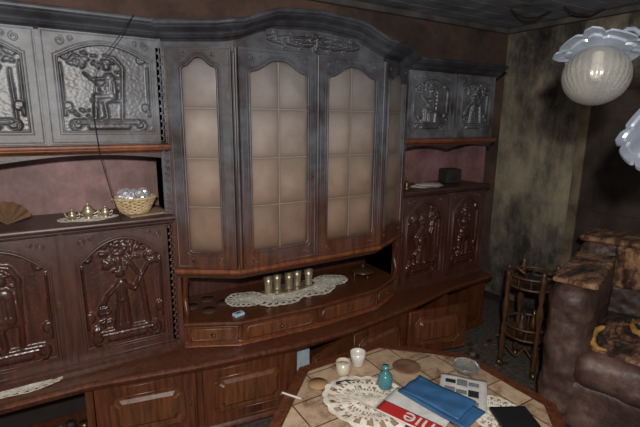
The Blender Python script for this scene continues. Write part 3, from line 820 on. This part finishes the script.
kn = empty('table_knife')
tube('handle', [(1.00, 1.48, zt+.006), (1.05, 1.465, zt+.007), (1.08, 1.445, zt+.006)], .007, M_black, kn, smooth=True)
box('blade', 1.08, 1.17, 1.412, 1.425, zt, zt+.0025, M_pewter, kn, 0, -.25)

# ---------------------------------------------------------------- serving trolley
Q = empty('round_serving_trolley'); qx, qy, R = 2.74, 1.67, .150
M_tr = wood('dark_turned_wood', srgb(96, 62, 40), srgb(36, 22, 16), srgb(96, 62, 40), srgb(36, 22, 16), 2, 3, rough=.42)
for zz in (.26, .62):
    lathe('tray', [(0,0),(R,0),(R+.012,.008),(R+.012,.018),(R,.022),(R-.01,.014),(0,.014)], (qx, qy, zz), M_tr, Q, 36)
    tube('gallery_rail', [(qx+(R+.004)*math.cos(a), qy+(R+.004)*math.sin(a), zz+.085) for a in [2*math.pi*k/36 for k in range(36)]], .009, M_tr, Q, cyclic=True)
    for k in range(12):
        a = 2*math.pi*k/12; x, y = qx+(R+.002)*math.cos(a), qy+(R+.002)*math.sin(a)
        lathe('spindle', [(.003,0),(.007,.01),(.004,.02),(.008,.034),(.004,.05),(.006,.064)], (x, y, zz+.02), M_tr, Q, 8)
for k in range(4):
    a = math.radians(45+90*k+10); x, y = qx+(R+.012)*math.cos(a), qy+(R+.012)*math.sin(a)
    lathe('turned_leg', [(0,.05),(.012,.05),(.018,.08),(.012,.12),(.024,.2),(.014,.26),(.020,.3),(.011,.36),(.022,.44),(.026,.48),(.012,.55),(.020,.60),(.014,.68),(.022,.72),(.012,.74),(.018,.76),(0,.775)], (x, y, 0), M_tr, Q, 16)
    W_ = Matrix.Rotation(a, 4, 'Z') @ Matrix.Rotation(math.pi/2, 4, 'X')
    lathe('castor', [(0,-.01),(.02,-.012),(.027,-.006),(.027,.006),(.02,.012),(0,.01)], (x, y, .0275), M_brass, Q, 18, W_)
for k in range(4):
    a = math.radians(55+90*k)
    tube('curved_stretcher', [(qx+R*math.cos(a), qy+R*math.sin(a), .18), (qx+R*.5*math.cos(a+.4), qy+R*.5*math.sin(a+.4), .10), (qx, qy, .15)], .008, M_tr, Q, smooth=True)
tube('curved_handle', [(qx-.15, qy-.05, .72), (qx-.19, qy-.06, .76), (qx-.20, qy-.0, .79), (qx-.19, qy+.06, .76), (qx-.15, qy+.05, .72)], .009, M_tr, Q, smooth=True)
for i in range(3):
    sm = [(0,0),(.02,0),(.028,.03),(.022,.07),(.01,.11),(.01,.15),(0,.15)]
    lathe('bottle_on_tray', sm, (qx-.07+.07*i, qy+.03*(i % 2), .275), [M_tr, M_char, M_brass][i], Q, 16)
lathe('scorched_bowl', [(0,.0),(.04,0),(.09,.03),(.085,.032),(.04,.01),(0,.008)], (qx, qy, .635), M_char, Q, 24)

# ---------------------------------------------------------------- armchair
AC = empty('burnt_velvet_armchair')
O = Vector((2.355, .83)); du = Vector((.951, .309)); dv = Vector((-.309, .951))
def cpt(u, v, z): q = O+du*u+dv*v; return (q.x, q.y, z)
txc = bpy.data.textures.new('lumps', 'CLOUDS'); txc.noise_scale = .16
txf = bpy.data.textures.new('finelumps', 'CLOUDS'); txf.noise_scale = .07
def cushion(name, u0, u1, v0, v1, z0, z1, mat, bev=.07, disp=.02, tex=txc, lv=3, slope=0.0):
    vs = [cpt(u0,v0,z0),cpt(u1,v0,z0),cpt(u1,v1,z0),cpt(u0,v1,z0),cpt(u0,v0,z1),cpt(u1,v0,z1+slope),cpt(u1,v1,z1+slope),cpt(u0,v1,z1)]
    o = mesh(name, vs, BOXF, mat, AC, smooth=True)
    b = o.modifiers.new('b', 'BEVEL'); b.width = bev; b.segments = 4
    r = o.modifiers.new('r', 'REMESH'); r.mode = 'VOXEL'; r.voxel_size = .011; r.use_smooth_shade = True
    d_ = o.modifiers.new('d', 'DISPLACE'); d_.texture = tex; d_.strength = disp; d_.mid_level = .5; d_.texture_coords = 'LOCAL'
    return o
cushion('base_frame', .02, 1.05, -.44, .44, .06, .36, M_velvet, .04)
cushion('seat_cushion', -.02, .82, -.29, .29, .33, .53, M_velvet, .07, .05)
cushion('arm_far', .0, 1.02, .24, .46, .08, .87, M_velvet, .09, .05, slope=.03)
cushion('arm_near', .0, 1.02, -.46, -.24, .08, .82, M_velvet, .09, .03)
cushion('backrest', .76, 1.06, -.44, .46, .3, .98, M_velvet, .10, .05)
cushion('burnt_arm_top', .08, .82, .235, .455, .862, .893, M_burn, .014, .018, txf)
cushion('burnt_back_top', .745, 1.065, -.42, .46, .96, 1.0, M_burn, .02, .02, txf)
cushion('torn_back_lining', .71, .79, -.30, .24, .70, .97, M_burn, .02, .03, txf)
cushion('torn_seat_lining', .06, .62, -.20, .22, .515, .55, M_burn, .014, .035, txf)
for u in (.08, .95):
    for v in (-.38, .38):
        q = cpt(u, v, 0); lathe('foot', [(0,0),(.02,0),(.03,.04),(.03,.08),(0,.08)], q, M_base, AC, 14)
for k in range(5):
    u0_, v0_ = .18+.09*k, .14-.05*k
    pts = [cpt(u0_+.13*math.cos(a), v0_+.10*math.sin(a), .575+.02*k*.5+.02*math.sin(a*2)) for a in [math.radians(20+25*q+20*k) for q in range(7)]]
    tube('curled_foam_strip', pts, .016, M_yellow if k in (0, 3) else M_burn, AC, smooth=True, radii=[.4, .9, 1.1, 1.2, 1, .8, .3])
for k in range(20):
    q = cpt(random.uniform(.05, .66), random.uniform(-.2, .22), .56+random.uniform(0, .03))
    bpy.ops.mesh.primitive_ico_sphere_add(subdivisions=3, radius=random.uniform(.02, .05), location=q)
    o = bpy.context.object; o.name = 'charred_lump'; o.parent = AC; o.data.materials.append(M_char if k % 3 else M_burn)
    o.scale = (1.5, 1, .5); dm = o.modifiers.new('d', 'DISPLACE'); dm.texture = txf; dm.strength = .04

# ---------------------------------------------------------------- ceiling lamp
L = empty('ceiling_lamp_with_glass_globes')
lx, ly = 1.82, .62
lathe('canopy', [(0,2.515),(.06,2.515),(.05,2.48),(.015,2.46),(0,2.46)], (lx, ly, 0), M_plate, L, 24)
tube('stem', [(lx, ly, 2.48), (lx, ly, 1.82)], .009, M_plate, L)
lathe('hub', [(0,1.76),(.02,1.77),(.04,1.80),(.03,1.84),(.012,1.87),(0,1.87)], (lx, ly, 0), M_plate, L, 20)
def plate_r(a):
    # octagon-like plate whose corners are cut by small concave notches
    s = (a % (math.pi/2))-math.pi/4
    r = .112/max(abs(math.cos(a)), abs(math.sin(a)))**.55
    return r*(1-.13*math.exp(-((abs(s)-.30)/.07)**2))
def lampunit(c, T3):
    c = Vector(c); seg = 128; vs = []
    rings = [(.0, .0), (.35, .0), (.70, .0), (.74, .007), (.94, .007), (1.0, .002), (1.0, -.004), (.74, .001), (.70, -.005), (.35, -.006), (0, -.006)]
    for t, zz in rings:
        for j in range(seg):
            a = 2*math.pi*j/seg; rr = plate_r(a)
            vs.append(c+T3 @ Vector((rr*t*math.cos(a), rr*t*math.sin(a), zz)))
    fs = []
    for i in range(len(rings)-1):
        for j in range(seg):
            k = (j+1) % seg; fs.append((i*seg+j, i*seg+k, (i+1)*seg+k, (i+1)*seg+j))
    mesh('notched_enamel_plate', vs, fs, M_plate, L)
    prof = [(.045,-.008)]
    for i in range(20):
        a = math.radians(62-i*152/19); prof.append((.096*math.cos(a), -.088+.09*math.sin(a)))
    vs = []; fs = []; k = len(prof)
    for j in range(seg):
        a = 2*math.pi*j/seg
        for r, z in prof: q = r*(1+.014*math.cos(32*a)); vs.append(c+T3 @ Vector((q*math.cos(a), q*math.sin(a), z)))
    for j in range(seg):
        j2 = (j+1) % seg
        for i in range(k-1): fs.append((j*k+i, j2*k+i, j2*k+i+1, j*k+i+1))
    mesh('glass_globe', vs, fs, M_globe, L, smooth=True)
    tube('lamp_holder', [c+T3 @ Vector(p) for p in ((0,0,-.01),(0,0,-.05))], .018, M_white, L)
    tube('bulb', [c+T3 @ Vector(p) for p in ((0,0,-.05),(0,0,-.075),(0,0,-.10))], .022, M_white, L, radii=[.6, 1.1, .5])
R1 = Matrix.Rotation(math.radians(-24), 3, Vector((.47, -.88, 0)).normalized()) @ Matrix.Rotation(math.radians(-28), 3, 'Z')
c1 = (1.53, .80, 1.945); lampunit(c1, R1)
R2 = Matrix.Rotation(math.radians(34), 3, 'Z') @ Matrix.Rotation(math.radians(-70), 3, Vector((.88, .47, 0)).normalized())
c2 = (1.56, .63, 1.70); lampunit(c2, R2)
tube('arm', [(c1[0], c1[1], c1[2]+.005), (1.62, .76, 2.02), (1.76, .66, 1.92), (lx, ly, 1.84)], .008, M_plate, L, smooth=True)
tube('arm', [(1.63, .585, 1.70), (1.68, .59, 1.75), (1.75, .61, 1.78), (lx, ly, 1.80)], .008, M_plate, L, smooth=True)

hb = empty('hanging_burnt_cable')
for k in range(2):
    x = 2.95+.25*k; y = 2.2-.25*k
    tube('strand', [(x, y, 2.52), (x+.03, y-.02, 2.49), (x+.1, y-.05, 2.46+.01*k), (x+.2, y-.08, 2.47), (x+.3, y-.12, 2.52)], .007, M_char, hb, smooth=True)
rb = empty('floor_debris')
for k in range(90):
    x = random.uniform(1.9, 3.4); y = random.uniform(1.75, 2.1) if k % 2 else random.uniform(1.4, 2.1)
    if x > 2.3 and y < 1.8: y += .3
    bpy.ops.mesh.primitive_ico_sphere_add(subdivisions=1, radius=random.uniform(.006, .024), location=(x, y, .006))
    o = bpy.context.object; o.name = 'rubble_chip'; o.parent = rb; o.data.materials.append([M_char, M_case, M_burn][k % 3]); o.scale = (1.4, 1, .5)

# ---------------------------------------------------------------- light + camera
def light(name, typ, loc_, e, **kw):
    l = bpy.data.lights.new(name, typ); l.energy = e
    for k, v in kw.items(): setattr(l, k, v)
    o = bpy.data.objects.new(name, l); o.location = loc_; return link(o)
light('camera_flash', 'POINT', (-.10, -.16, 1.95), 225, shadow_soft_size=.035, color=(1, .96, .90))
w = bpy.data.worlds.new('w'); S.world = w; w.use_nodes = True
w.node_tree.nodes['Background'].inputs[0].default_value = (.9, .95, 1, 1)
w.node_tree.nodes['Background'].inputs[1].default_value = .28

cam = bpy.data.cameras.new('camera'); cam.sensor_width = 36; cam.lens = 439/640*36; cam.clip_start = .02
co_ = bpy.data.objects.new('camera', cam)
Mx = Matrix.Rotation(math.radians(-31.5), 4, 'Z') @ Matrix.Rotation(math.radians(78), 4, 'X') @ Matrix.Rotation(math.radians(.56), 4, 'Z')
co_.matrix_world = Matrix.Translation((0, 0, 1.72)) @ Mx
link(co_); S.camera = co_
